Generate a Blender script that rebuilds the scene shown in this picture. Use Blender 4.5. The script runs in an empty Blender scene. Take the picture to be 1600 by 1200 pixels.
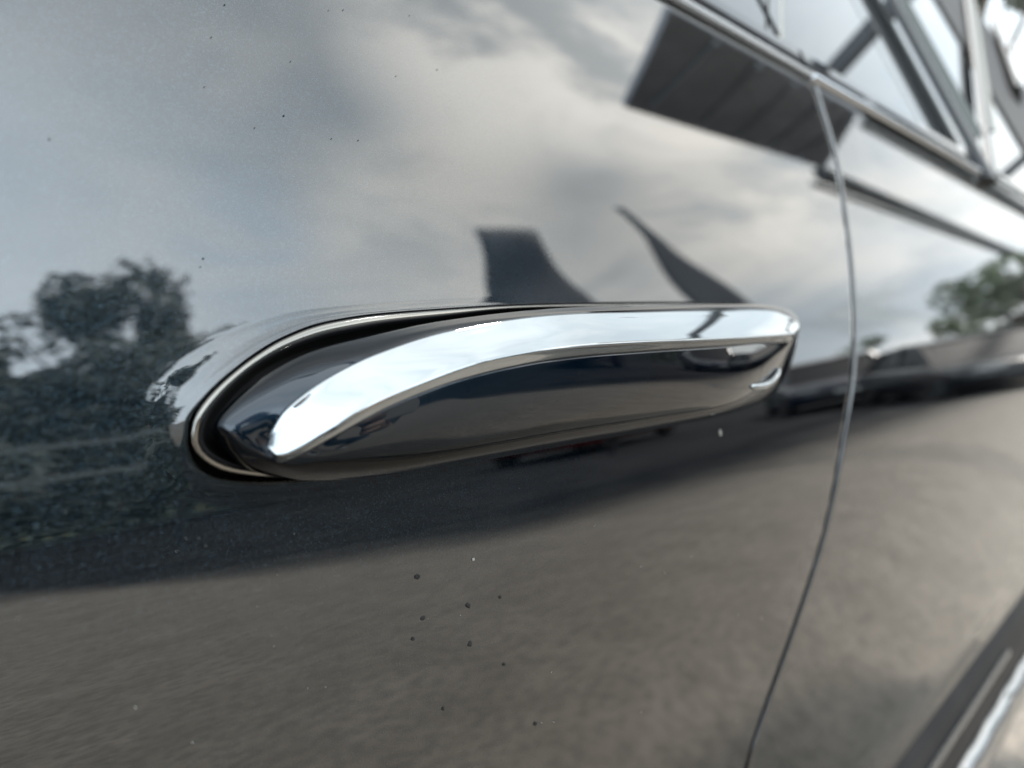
import bpy, bmesh, math, random
import numpy as np
from mathutils import Vector, Matrix, noise
random.seed(7)
scene = bpy.context.scene
COL = scene.collection

# ------------------------------------------------------------------ camera
H = 0.78                      # height of the door handle (and of the phone that took the picture)
F = 1190.0                    # focal length in pixels of the 1600 px wide photograph
CAM = np.array([0.0, -0.12, H])
VP, SLOPE = (1920.0, 490.0), 0.157
_X = np.array([VP[0] - 800, 600 - VP[1], F]); _Z = np.array([-SLOPE, 1, -((600 - VP[1]) - SLOPE * (VP[0] - 800)) / F])
_X /= np.linalg.norm(_X); _Z /= np.linalg.norm(_Z); _Z -= _Z.dot(_X) * _X; _Z /= np.linalg.norm(_Z)
R = np.array([_X, np.cross(_X, _Z), _Z])      # columns: camera right, up, forward in the world
rt, upv, fw = R[:, 0], R[:, 1], R[:, 2]
cd = bpy.data.cameras.new('camera'); cam = bpy.data.objects.new('camera', cd); COL.objects.link(cam)
cam.matrix_world = Matrix(((rt[0], upv[0], -fw[0], CAM[0]), (rt[1], upv[1], -fw[1], CAM[1]), (rt[2], upv[2], -fw[2], CAM[2]), (0, 0, 0, 1)))
cd.sensor_width = 36; cd.lens = F / 1600 * 36; cd.clip_start = 0.005; cd.clip_end = 3000
cd.dof.use_dof = True; cd.dof.focus_distance = 0.155; cd.dof.aperture_fstop = 11.0
scene.camera = cam
scene.view_settings.view_transform = 'Standard'; scene.view_settings.look = 'None'
scene.view_settings.exposure = 0.32; scene.view_settings.gamma = 1.0
scene.cycles.max_bounces = 8; scene.cycles.glossy_bounces = 6

# ------------------------------------------------------------------ sky and sun
SUN_AZ, SUN_EL = math.radians(104), math.radians(57)     # measured from -Y (outboard) towards +X
sun_dir = Vector((math.sin(SUN_AZ) * math.cos(SUN_EL), -math.cos(SUN_AZ) * math.cos(SUN_EL), math.sin(SUN_EL)))
sd = bpy.data.lights.new('sun', 'SUN'); so = bpy.data.objects.new('sun', sd); COL.objects.link(so)
sd.energy = 4.8; sd.angle = math.radians(6); sd.color = (1.0, 0.94, 0.86)
so.rotation_euler = sun_dir.to_track_quat('Z', 'Y').to_euler()
W = bpy.data.worlds.new('World'); scene.world = W; W.use_nodes = True
nt = W.node_tree; nt.nodes.clear()
def N(t, kind, **kw):
    n = t.nodes.new(kind)
    for k, v in kw.items(): setattr(n, k, v)
    return n
def math_node(t, op, a, b=None, c=None, clamp=False):
    n = N(t, 'ShaderNodeMath', operation=op, use_clamp=clamp)
    for i, v in enumerate((a, b, c)):
        if v is None: continue
        if isinstance(v, (int, float)): n.inputs[i].default_value = v
        else: t.links.new(v, n.inputs[i])
    return n.outputs[0]
def mixc(t, f, a, b):
    n = N(t, 'ShaderNodeMix', data_type='RGBA')
    for s, v in ((n.inputs[0], f), (n.inputs[6], a), (n.inputs[7], b)):
        if isinstance(v, (int, float)): s.default_value = v
        elif isinstance(v, tuple): s.default_value = (*v, 1)
        else: t.links.new(v, s)
    return n.outputs[2]
def ramp(t, f, stops):
    n = N(t, 'ShaderNodeValToRGB'); t.links.new(f, n.inputs[0]); e = n.color_ramp.elements
    n.color_ramp.interpolation = 'EASE'
    e[0].position, e[0].color = stops[0][0], (*[stops[0][1]] * 3, 1); e[1].position, e[1].color = stops[1][0], (*[stops[1][1]] * 3, 1)
    return n.outputs[0]
sky = N(nt, 'ShaderNodeTexSky', sky_type='NISHITA', sun_disc=False)
sky.sun_elevation = SUN_EL; sky.sun_rotation = math.atan2(sun_dir.x, sun_dir.y); sky.air_density = 1.2; sky.dust_density = 1.5
tc = N(nt, 'ShaderNodeTexCoord'); sep = N(nt, 'ShaderNodeSeparateXYZ'); nt.links.new(tc.outputs['Generated'], sep.inputs[0])
zz = math_node(nt, 'ADD', math_node(nt, 'MAXIMUM', sep.outputs[2], 0.0), 0.16)
cmb = N(nt, 'ShaderNodeCombineXYZ')
nt.links.new(math_node(nt, 'DIVIDE', sep.outputs[0], zz), cmb.inputs[0]); nt.links.new(math_node(nt, 'DIVIDE', sep.outputs[1], zz), cmb.inputs[1])
SK = 7.2
def nz(scale, detail, seed, rough=0.5, dist=0.0, sx=1.0):
    mp = N(nt, 'ShaderNodeMapping'); nt.links.new(cmb.outputs[0], mp.inputs[0]); mp.inputs[1].default_value = (seed + SK, seed * 1.7 - SK * .7, 0); mp.inputs[3].default_value = (sx, 1, 1)
    n = N(nt, 'ShaderNodeTexNoise'); nt.links.new(mp.outputs[0], n.inputs[0])
    n.inputs['Scale'].default_value = scale; n.inputs['Detail'].default_value = detail; n.inputs['Roughness'].default_value = rough; n.inputs['Distortion'].default_value = dist
    return n.outputs[0]
big = nz(0.55, 4, 3.1, 0.5, 0.4); wisp = nz(1.6, 6, 9.4, 0.6, 0.6, 0.6); gaps = nz(0.9, 5, 21.0, 0.55, 0.5)
# creamier cloud towards the rear of the car, dimmed to hold back its reflection
dn = N(nt, 'ShaderNodeVectorMath', operation='DOT_PRODUCT'); nt.links.new(tc.outputs['Generated'], dn.inputs[0])
_a, _e = math.radians(86), math.radians(40); dn.inputs[1].default_value = (math.sin(_a) * math.cos(_e), -math.cos(_a) * math.cos(_e), math.sin(_e))
rear_mask = ramp(nt, dn.outputs['Value'], ((0.40, 0.0), (0.90, 1.0)))
cl = math_node(nt, 'ADD', math_node(nt, 'MULTIPLY', big, 0.55), math_node(nt, 'MULTIPLY', wisp, 0.45))
bright = ramp(nt, cl, ((0.40, 0.0), (0.66, 1.0)))
grey = mixc(nt, bright, (26.5, 31.0, 34.8), (32.0, 35.8, 38.6))
rear_dim = mixc(nt, bright, (11.5, 13.0, 14.0), (21.5, 21.3, 20.2))
high = ramp(nt, sep.outputs[2], ((0.55, 0.0), (0.76, 0.85)))        # overhead cloud darkened so the chrome reflects less white
cloud = mixc(nt, high, mixc(nt, rear_mask, grey, rear_dim), mixc(nt, ramp(nt, cl, ((0.42, 0.0), (0.62, 1.0))), (11.0, 12.8, 14.0), (20.0, 21.4, 22.2)))
gapf = ramp(nt, gaps, ((0.56, 0.0), (0.70, 0.5)))
vmn = N(nt, 'ShaderNodeVectorMath', operation='MINIMUM'); nt.links.new(sky.outputs[0], vmn.inputs[0]); vmn.inputs[1].default_value = (13, 15.5, 19)
skyc = mixc(nt, gapf, cloud, vmn.outputs[0])
def patch(az, el, c0, c1, w):      # a soft cloud patch round one direction, broken up by the wisps
    d = N(nt, 'ShaderNodeVectorMath', operation='DOT_PRODUCT'); nt.links.new(tc.outputs['Generated'], d.inputs[0]); a, e = math.radians(az), math.radians(el)
    d.inputs[1].default_value = (math.sin(a) * math.cos(e), -math.cos(a) * math.cos(e), math.sin(e))
    s1 = ramp(nt, d.outputs['Value'], ((c0, 0.0), (c1, 1.0)))
    return math_node(nt, 'MULTIPLY', math_node(nt, 'MULTIPLY', s1, w), math_node(nt, 'ADD', 0.15, ramp(nt, wisp2, ((0.40, 0.0), (0.60, 0.85)))))
wisp2 = nz(2.6, 7, 33.0, 0.62, 0.8, 0.45)
for az, el, c0, c1, w, c in ((57, 36, .970, .999, .65, (46, 44.5, 41)), (66, 29, .985, .9995, .7, (38, 37, 34.5)), (68, 19, .985, .9995, .6, (33, 31.5, 28.5)), (44, 22, .98, .9995, .4, (38, 37, 34)), (30, 23, .994, .9998, .5, (15, 21, 28)), (78, 12, .99, .9995, .4, (24, 24.5, 24))):
    skyc = mixc(nt, patch(az, el, c0, c1, w), skyc, c)
bg = N(nt, 'ShaderNodeBackground'); nt.links.new(skyc, bg.inputs[0]); bg.inputs[1].default_value = 0.10
wo = N(nt, 'ShaderNodeOutputWorld'); nt.links.new(bg.outputs[0], wo.inputs[0])

# ------------------------------------------------------------------ materials
def mat(name, color, rough=0.5, metal=0.0, coat=0.0, coat_ior=1.5, coat_rough=0.02, spec=0.5, var=None, bump=None, peel=0.0, flake=False, ior=None, alpha=None):
    m = bpy.data.materials.new(name); m.use_nodes = True; t = m.node_tree; b = t.nodes['Principled BSDF']
    b.inputs['Base Color'].default_value = (*color, 1); b.inputs['Roughness'].default_value = rough; b.inputs['Metallic'].default_value = metal
    b.inputs['Specular IOR Level'].default_value = spec
    if ior: b.inputs['IOR'].default_value = ior
    if coat: b.inputs['Coat Weight'].default_value = coat; b.inputs['Coat IOR'].default_value = coat_ior; b.inputs['Coat Roughness'].default_value = coat_rough
    if 'paint' in name and metal == 1.0: b.inputs['Specular Tint'].default_value = (0.04, 0.07, 0.10, 1)
    tcx = N(t, 'ShaderNodeTexCoord')
    def tex(scale, detail=4, rough=0.55):
        n = N(t, 'ShaderNodeTexNoise'); t.links.new(tcx.outputs['Object'], n.inputs[0]); n.inputs['Scale'].default_value = scale; n.inputs['Detail'].default_value = detail; n.inputs['Roughness'].default_value = rough
        return n.outputs[0]
    src = None
    if var:
        sc_, c2, lo, hi = var
        src = mixc(t, ramp(t, tex(sc_, 6), ((lo, 0.0), (hi, 1.0))), color, c2); t.links.new(src, b.inputs['Base Color'])
    if flake:
        v = N(t, 'ShaderNodeTexVoronoi', feature='F1'); t.links.new(tcx.outputs['Object'], v.inputs[0]); v.inputs['Scale'].default_value = 5200
        sp = N(t, 'ShaderNodeSeparateColor'); t.links.new(v.outputs['Color'], sp.inputs[0])
        g = ramp(t, sp.outputs[0], ((0.60, 0.0), (1.0, 1.0)))
        src = mixc(t, g, color, tuple(min(1, c * 4 + .006) for c in color)); t.links.new(src, b.inputs['Base Color'])
        # each flake lies at its own slight tilt
        vm = N(t, 'ShaderNodeVectorMath', operation='SUBTRACT'); t.links.new(v.outputs['Color'], vm.inputs[0]); vm.inputs[1].default_value = (0.5, 0.5, 0.5)
        vs = N(t, 'ShaderNodeVectorMath', operation='SCALE'); t.links.new(vm.outputs[0], vs.inputs[0]); vs.inputs['Scale'].default_value = 0.5
        ge = N(t, 'ShaderNodeNewGeometry'); va = N(t, 'ShaderNodeVectorMath', operation='ADD'); t.links.new(ge.outputs['Normal'], va.inputs[0]); t.links.new(vs.outputs[0], va.inputs[1])
        vn = N(t, 'ShaderNodeVectorMath', operation='NORMALIZE'); t.links.new(va.outputs[0], vn.inputs[0]); t.links.new(vn.outputs[0], b.inputs['Normal'])
    if bump:
        bs, bd, st = bump; bn = N(t, 'ShaderNodeBump'); bn.inputs['Strength'].default_value = st; bn.inputs['Distance'].default_value = bd
        t.links.new(tex(bs, 5), bn.inputs['Height']); t.links.new(bn.outputs[0], b.inputs['Normal'])
    if peel:
        bn = N(t, 'ShaderNodeBump'); bn.inputs['Strength'].default_value = 1.0; bn.inputs['Distance'].default_value = peel
        t.links.new(tex(330, 1.5), bn.inputs['Height']); t.links.new(bn.outputs[0], b.inputs['Coat Normal'])
        dust = ramp(t, tex(55, 8, 0.7), ((0.48, 0.018), (0.78, 0.055))); t.links.new(dust, b.inputs['Coat Roughness'])
    return m
M = {}
M['paint'] = mat('dark_blue_metallic_paint', (0.0042, 0.0080, 0.0110), 0.30, 1.0, 1.0, 1.98, 0.012, peel=7e-7, flake=True)
M['paint_handle'] = mat('handle_paint', (0.0045, 0.0135, 0.0240), 0.42, 1.0, 1.0, 1.56, 0.05, peel=3e-7)
M['chrome'] = mat('chrome', (0.36, 0.38, 0.39), 0.03, 1.0, bump=(90, 2e-6, 1.0))
M['satin'] = mat('satin_chrome', (0.40, 0.41, 0.42), 0.24, 1.0)
M['gloss_black'] = mat('gloss_black_plastic', (0.006, 0.006, 0.007), 0.10, 0, 0.6, 2.0, 0.08)
M['ring'] = mat('bright_gasket_ring', (0.26, 0.25, 0.23), 0.14, 1.0)
M['seal'] = mat('gloss_window_seal', (0.006, 0.007, 0.009), 0.04, ior=1.6)
M['frame'] = mat('painted_window_frame', (0.018, 0.020, 0.022), 0.32, spec=0.4)
M['rubber'] = mat('black_rubber', (0.012, 0.012, 0.013), 0.5)
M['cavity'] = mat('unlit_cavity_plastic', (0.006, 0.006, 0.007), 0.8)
M['plastic'] = mat('grained_dark_plastic', (0.010, 0.0105, 0.012), 0.5, spec=0.3, bump=(900, 3e-5, 1.0), var=(14, (0.018, 0.018, 0.019), 0.45, 0.65))
M['glass'] = mat('tinted_glass', (0.010, 0.012, 0.013), 0.02)
M['dirt'] = mat('dried_dirt', (0.010, 0.010, 0.011), 0.7)
M['pale_dirt'] = mat('pale_dust', (0.45, 0.45, 0.42), 0.7)
M['concrete'] = None
M['asphalt'] = mat('dark_asphalt', (0.014, 0.015, 0.018), 0.85, spec=0.1, var=(2.2, (0.028, 0.029, 0.031), 0.4, 0.65), bump=(160, 0.004, 0.7))
M['line'] = mat('road_marking_paint', (0.62, 0.62, 0.60), 0.7, var=(9, (0.35, 0.35, 0.34), 0.5, 0.62))
M['kerb_dark'] = mat('weathered_kerb', (0.06, 0.06, 0.055), 0.9)
M['kerb'] = mat('kerb_stone', (0.42, 0.41, 0.38), 0.85, var=(6, (0.30, 0.29, 0.27), 0.4, 0.6))
M['grass'] = mat('grass', (0.05, 0.08, 0.025), 0.9, var=(1.5, (0.09, 0.10, 0.04), 0.4, 0.6))
M['bark'] = mat('bark', (0.10, 0.075, 0.055), 0.9, bump=(30, 0.01, 0.8))
M['leaf_a'] = mat('leaf_hazed', (0.19, 0.20, 0.17), 0.6, var=(1.2, (0.20, 0.21, 0.175), 0.4, 0.6))  # greyed and lightened: haze is put into the leaf colour
M['leaf_b'] = mat('leaf_mid', (0.085, 0.105, 0.06), 0.6, var=(1.2, (0.15, 0.18, 0.09), 0.4, 0.6))
M['steel'] = mat('dark_painted_steel', (0.035, 0.038, 0.042), 0.45, 0.3)
M['steel_pale'] = mat('galvanised_steel', (0.42, 0.43, 0.43), 0.5, 0.6)
M['sheet'] = mat('dark_corrugated_roof', (0.40, 0.43, 0.48), 0.6, var=(3, (0.34, 0.37, 0.41), 0.4, 0.6))
M['banner'] = mat('dark_banner_cloth', (0.10, 0.11, 0.125), 0.8)
for n, c in (('car_navy', (0.008, 0.014, 0.028)), ('car_black', (0.006, 0.007, 0.009)), ('car_red', (0.16, 0.008, 0.01)), ('car_grey', (0.05, 0.06, 0.07))):
    M[n] = mat(n, c, 0.4, 0.2, 0.45, 1.45, 0.12)
M['car_glass'] = mat('dark_car_glass', (0.012, 0.014, 0.017), 0.45, spec=0.08)
M['lamp'] = mat('lamp_glass', (0.25, 0.26, 0.26), 0.2, 0.0, 0.5)
M['tail'] = mat('red_lamp', (0.35, 0.01, 0.01), 0.15, 0.0, 1.0)
M['plate'] = mat('number_plate', (0.4, 0.4, 0.38), 0.5)
M['tyre'] = mat('tyre', (0.015, 0.015, 0.015), 0.8)
M['skin'] = mat('skin', (0.50, 0.36, 0.30), 0.5, bump=(700, 2e-4, 0.4))
M['jacket'] = mat('jacket_cloth', (0.035, 0.04, 0.05), 0.85, bump=(60, 0.004, 0.6))
M['jeans'] = mat('jeans_cloth', (0.04, 0.06, 0.11), 0.85)
M['shoe'] = mat('shoe', (0.55, 0.55, 0.53), 0.6)
M['hair'] = mat('hair', (0.025, 0.016, 0.01), 0.6, bump=(200, 0.002, 1))
M['eye'] = mat('eye', (0.6, 0.6, 0.58), 0.1)
M['phone'] = mat('phone_back', (0.50, 0.49, 0.47), 0.3, 0, 1)
M['rail'] = mat('weathered_rail', (0.17, 0.18, 0.17), 0.8)

def apron_mat():
    m = bpy.data.materials.new('worn_asphalt_apron'); m.use_nodes = True; t = m.node_tree; b = t.nodes['Principled BSDF']; b.inputs['Roughness'].default_value = .9; b.inputs['Specular IOR Level'].default_value = .15
    tcx = N(t, 'ShaderNodeTexCoord')
    def tex(sc, d=5, r=.6):
        n = N(t, 'ShaderNodeTexNoise'); t.links.new(tcx.outputs['Object'], n.inputs[0]); n.inputs['Scale'].default_value = sc; n.inputs['Detail'].default_value = d; n.inputs['Roughness'].default_value = r; return n.outputs[0]
    c = mixc(t, ramp(t, tex(5.2, 8, .7), ((.30, 0.), (.72, 1.))), (.215, .190, .163), (.285, .252, .218))
    c = mixc(t, ramp(t, tex(38, 4, .7), ((.42, 0.), (.62, .6))), c, (.135, .128, .116))
    c = mixc(t, ramp(t, tex(85, 3, .7), ((.60, 0.), (.72, .7))), c, (.34, .315, .28))
    at_ = N(t, 'ShaderNodeAttribute', attribute_name='dust'); s = N(t, 'ShaderNodeSeparateColor'); t.links.new(at_.outputs['Color'], s.inputs[0])
    f = math_node(t, 'ADD', at_.outputs['Fac'], math_node(t, 'MULTIPLY', math_node(t, 'SUBTRACT', tex(2.5, 6, .7), .5), math_node(t, 'MULTIPLY', math_node(t, 'SUBTRACT', 1.0, at_.outputs['Fac']), .9)), clamp=True)
    c = mixc(t, f, (.018, .019, .022), c); t.links.new(c, b.inputs['Base Color'])
    bn = N(t, 'ShaderNodeBump'); bn.inputs['Strength'].default_value = .8; bn.inputs['Distance'].default_value = .004; t.links.new(tex(120), bn.inputs['Height']); t.links.new(bn.outputs[0], b.inputs['Normal'])
    return m
M['concrete'] = apron_mat()

# ------------------------------------------------------------------ helpers
def tag(o, label=None, cat=None, group=None, kind=None):
    if label: o['label'] = label
    if cat: o['category'] = cat
    if group: o['group'] = group
    if kind: o['kind'] = kind
    return o
def link(name, me, parent=None, m=None, smooth=True):
    o = bpy.data.objects.new(name, me); COL.objects.link(o)
    if m is not None:
        for mm in (m if isinstance(m, (list, tuple)) else [m]): me.materials.append(mm)
    if smooth: me.polygons.foreach_set('use_smooth', [True] * len(me.polygons))
    if parent: o.parent = parent
    return o
def mesh(name, v, f, parent=None, m=None, smooth=True):
    me = bpy.data.meshes.new(name); me.from_pydata([tuple(map(float, p)) for p in v], [], f); me.update()
    return link(name, me, parent, m, smooth)
def bm_obj(name, bm, parent=None, m=None, smooth=False):
    bmesh.ops.recalc_face_normals(bm, faces=bm.faces)
    me = bpy.data.meshes.new(name); bm.to_mesh(me); bm.free()
    return link(name, me, parent, m, smooth)
def empty(name, loc=(0, 0, 0), rz=0):
    o = bpy.data.objects.new(name, None); COL.objects.link(o); o.location = loc; o.rotation_euler = (0, 0, rz); o.empty_display_size = 0.1
    return o
def box(bm, a, b, bev=0.0):
    r = bmesh.ops.create_cube(bm, size=1); vs = r['verts']
    for v in vs:
        v.co = Vector([(a[i] + b[i]) / 2 + v.co[i] * (b[i] - a[i]) for i in range(3)])
    if bev:
        es = list({e for v in vs for e in v.link_edges})
        bmesh.ops.bevel(bm, geom=es, offset=bev, segments=2, affect='EDGES')
def bar(bm, p, q, w, h=None, up=Vector((0, 0, 1))):
    p, q = Vector(p), Vector(q); h = h or w; d = (q - p).normalized()
    s = d.cross(up); s = s.normalized() if s.length > 1e-3 else Vector((1, 0, 0)); u = s.cross(d)
    vs = [bm.verts.new(c + s * a * w / 2 + u * b * h / 2) for c in (p, q) for a, b in ((-1, -1), (1, -1), (1, 1), (-1, 1))]
    for f in ((0, 1, 2, 3), (7, 6, 5, 4), (0, 4, 5, 1), (1, 5, 6, 2), (2, 6, 7, 3), (3, 7, 4, 0)): bm.faces.new([vs[i] for i in f])
def tube(bm, pts, rad, n=8):
    rings = []
    for i, p in enumerate(pts):
        p = Vector(p); d = (Vector(pts[min(i + 1, len(pts) - 1)]) - Vector(pts[max(i - 1, 0)])).normalized()
        s = d.cross(Vector((0.13, 0.3, 0.9))).normalized(); u = s.cross(d); r = rad[i] if isinstance(rad, (list, tuple)) else rad
        rings.append([bm.verts.new(p + (s * math.cos(a) + u * math.sin(a)) * r) for a in [2 * math.pi * k / n for k in range(n)]])
    for a, b in zip(rings, rings[1:]):
        for k in range(n): bm.faces.new((a[k], a[(k + 1) % n], b[(k + 1) % n], b[k]))
    bm.faces.new(rings[0]); bm.faces.new(rings[-1][::-1])
def catmull(pts, n, closed=False):
    """n samples along a centripetal-like Catmull-Rom through pts, spaced evenly by length"""
    P = np.array(pts, float); k = len(P); out = []; seg = k if closed else k - 1
    for i in range(seg):
        if closed: p0, p1, p2, p3 = P[(i - 1) % k], P[i], P[(i + 1) % k], P[(i + 2) % k]
        else: p0, p1, p2, p3 = P[max(i - 1, 0)], P[i], P[i + 1], P[min(i + 2, k - 1)]
        L = np.linalg.norm(p2 - p1) + 1e-9
        m1 = (p2 - p0) * L / (np.linalg.norm(p2 - p1) + np.linalg.norm(p1 - p0) + 1e-9); m2 = (p3 - p1) * L / (np.linalg.norm(p2 - p1) + np.linalg.norm(p3 - p2) + 1e-9)
        for t in np.linspace(0, 1, 24, endpoint=False):
            out.append((2 * t**3 - 3 * t * t + 1) * p1 + (t**3 - 2 * t * t + t) * m1 + (-2 * t**3 + 3 * t * t) * p2 + (t**3 - t * t) * m2)
    if not closed: out.append(P[-1])
    out = np.array(out)
    if n is None: return out
    if closed: out = np.vstack([out, out[:1]])
    s = np.concatenate([[0], np.cumsum(np.linalg.norm(np.diff(out, axis=0), axis=1))])
    q = np.linspace(0, s[-1], n + 1 if closed else n)[:n]
    return np.array([np.interp(q, s, out[:, j]) for j in range(out.shape[1])]).T
def at(px, py, d=0.0):
    """the point of the car's side seen at a picture position, d metres outboard of the door skin's plane"""
    r = R @ np.array([px - 800, 600 - py, F]); return CAM + r * ((0.12 - d) / r[1])
def grid_faces(rows, cols, closed=False):
    f = []
    for i in range(rows - 1):
        for j in range(cols if closed else cols - 1):
            k = (j + 1) % cols; f.append((i * cols + j, i * cols + k, (i + 1) * cols + k, (i + 1) * cols + j))
    return f

# ------------------------------------------------------------------ the car: door skin section (height over the handle -> inboard offset)
PZ = [-.40, -.30, -.25, -.20, -.15, -.10, -.06, -.03, 0, .05, .10, .150, .18]
PY = [.0800, .0775, .0735, .0560, .0388, .0215, .0083, .0015, 0, .0032, .0082, .0145, .0190]
_m = [(PY[min(i + 1, 12)] - PY[max(i - 1, 0)]) / (PZ[min(i + 1, 12)] - PZ[max(i - 1, 0)]) for i in range(13)]
def prof(z):
    z = np.clip(np.asarray(z, float), PZ[0], PZ[-1]); i = np.clip(np.searchsorted(PZ, z) - 1, 0, 11)
    pz, py, m = np.array(PZ), np.array(PY), np.array(_m); h = pz[i + 1] - pz[i]; t = (z - pz[i]) / h
    return (2 * t**3 - 3 * t * t + 1) * py[i] + (t**3 - 2 * t * t + t) * h * m[i] + (-2 * t**3 + 3 * t * t) * py[i + 1] + (t**3 - t * t) * h * m[i + 1]
def onskin(px, py):
    r = R @ np.array([px - 800, 600 - py, F]); t = .12 / r[1]
    for _ in range(40): t = (float(prof((CAM + t * r)[2] - H)) + .12) / r[1]
    return CAM + t * r
# rear edge of the front door (shut line): forward position by height
_s = sorted([tuple(onskin(*p)[[2, 0]]) for p in ((1265, 118), (1285, 180), (1302, 240), (1325, 400), (1331, 540), (1311, 700), (1280, 850), (1231, 1000), (1195, 1100), (1163, 1200))])
SZ = np.array([_s[0][0] - .16] + [a for a, b in _s] + [H + .2]); SX = np.array([_s[0][1] - .03] + [b for a, b in _s] + [_s[-1][1]])
_sc = catmull(np.array([SZ, SX]).T, None); SZ, SX = _sc[:, 0], _sc[:, 1]
def seam(z): return np.interp(z, SZ, SX)
ZTOP, ZBOT, XF = H + .150, H - .25, -.95

car = empty('parked_car', (0.3, 0.9, 0)); tag(car, 'dark blue metallic car seen close up at its door handle', 'car')
def cpart(o, parent=None):      # parent without moving
    o.parent = parent or car; o.matrix_parent_inverse = Matrix.Translation(-(Vector(car.location))) if (parent is None) else Matrix()
    return o

# ---- front door skin: rings growing from the handle opening out to the door's edges
hole_px = [(292,674),(299,650),(311,631),(335,604),(369,573),(402,548),(436,528),(487,507),(537,496),(588,489),(679,482),(800,475),(950,472),(1100,472),(1195,477),(1238,492),(1240,530),(1212,590),(1150,622),(1030,648),(880,676),(740,704),(620,733),(540,746),(487,751),(436,754.5),(386,755),(338,749),(307,732),(292,705)]
LIPX, LIPH = [292, 310, 335, 402, 487, 588, 700, 800], [.0014, .0014, .0013, .0010, .0007, .0004, .0002, 0]
def lip(px, py): return float(np.interp(px, LIPX, LIPH)) * (1.0 if py < 655 else max(0.04, 1 - (py - 655) / 50))
def onlip(px, py):
    r = R @ np.array([px - 800, 600 - py, F]); t = .12 / r[1]
    for _ in range(40): t = (float(prof((CAM + t * r)[2] - H)) - lip(px, py) + .12) / r[1]
    return CAM + t * r
hole = catmull([onlip(*p) for p in hole_px], 360, True)
hx, hz = hole[:, 0], hole[:, 2]
def nearest(p): q = onlip(*p); return int(np.argmin((hx - q[0])**2 + (hz - q[2])**2))
keys = [((292, 690), (XF, H)), ((487, 507), (XF, ZTOP)), ((1195, 477), (seam(ZTOP), ZTOP)), ((1240, 520), (seam(H + .01), H + .01)), ((1200, 600), (seam(ZBOT), ZBOT)), ((487, 751), (XF, ZBOT))]
idx = [nearest(k[0]) for k in keys]
outer = np.zeros((360, 2))
for k in range(len(keys)):
    i0, i1 = idx[k], idx[(k + 1) % len(keys)]; a, b = np.array(keys[k][1]), np.array(keys[(k + 1) % len(keys)][1]); n = (i1 - i0) % 360
    for j in range(n):
        t = j / n; p = a * (1 - t) + b * t
        if k in (2, 3): p[0] = seam(p[1])
        outer[(i0 + j) % 360] = p
# the lip around the handle stands proud of the skin at its front end
fl = [((292, 674), .0092, .0009), ((299, 650), .0090, .0014), ((335, 604), .0066, .0013), ((402, 548), .0046, .0010), ((487, 507), .0028, .0007), ((588, 489), .002, .0004), ((800, 475), .002, .0), ((1240, 520), .002, 0), ((740, 704), .002, .0), ((436, 754.5), .003, .0001), ((338, 749), .003, .00014), ((307, 732), .004, .00013), ((292, 705), .0065, .00014)]
fi = [(nearest(p), w, h) for p, w, h in fl]; fi.sort(); fi = [(fi[-1][0] - 360,) + fi[-1][1:]] + fi + [(fi[0][0] + 360,) + fi[0][1:]]
wi = np.interp(np.arange(360), [a for a, _, _ in fi], [b for _, b, _ in fi]); hi = np.interp(np.arange(360), [a for a, _, _ in fi], [c for _, _, c in fi])
ker = np.exp(-np.linspace(-2, 2, 25)**2); ker /= ker.sum()
wi = np.convolve(np.r_[wi[-12:], wi, wi[:12]], ker, 'valid'); hi = np.convolve(np.r_[hi[-12:], hi, hi[:12]], ker, 'valid')
NR = 130; ss = np.linspace(0, 1, NR)**3.0 * 0.93 + np.linspace(0, 1, NR) * 0.07
V = []
def skin_pt(x, z):
    dd = np.sqrt((hx - x)**2 + (hz - z)**2); i = int(np.argmin(dd)); d = dd[i]
    s = min(d / wi[i], 1.0); b = hi[i] * (1 - s)**1.15 * (1 - 0.35 * math.sin(min(s, 1) * math.pi) ** 2)
    return (x, float(prof(z - H)) - b, z)
for dep in (.006, .0022, .0012, .0005, .0001):     # rolled edge going in round the opening
    sh = {.006: .0012, .0022: .0010, .0012: .0008, .0005: .0005, .0001: .0002}[dep]
    c = np.array([hx.mean(), hz.mean()])
    for i in range(360):
        tx, tz = hx[(i + 2) % 360] - hx[i - 2], hz[(i + 2) % 360] - hz[i - 2]; L = math.hypot(tx, tz); nx, nzz = -tz / L, tx / L
        if True:
            # the loop runs clockwise seen from outboard, inward normal
            nx, nzz = (tz / L, -tx / L)
        q = skin_pt(hx[i], hz[i]); V.append((hx[i] + nx * sh, q[1] + dep, hz[i] + nzz * sh))
for s in ss:
    X = hx * (1 - s) + outer[:, 0] * s; Z = hz * (1 - s) + outer[:, 1] * s
    V += [skin_pt(x, z) for x, z in zip(X, Z)]
for k, (dep, grow) in enumerate(((.0002, .0002), (.0007, .0004), (.009, .0005))):       # hemmed outer edge
    V += [(outer[i, 0] + (grow if idx[2] <= i <= idx[4] else 0), float(prof(outer[i, 1] - H)) + dep, outer[i, 1] + (0 if idx[2] <= i <= idx[4] else 0)) for i in range(360)]
nrow = len(V) // 360
fd = mesh('front_door', V, [f[::-1] for f in grid_faces(nrow, 360, True)], m=M['paint']); cpart(fd)

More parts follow.
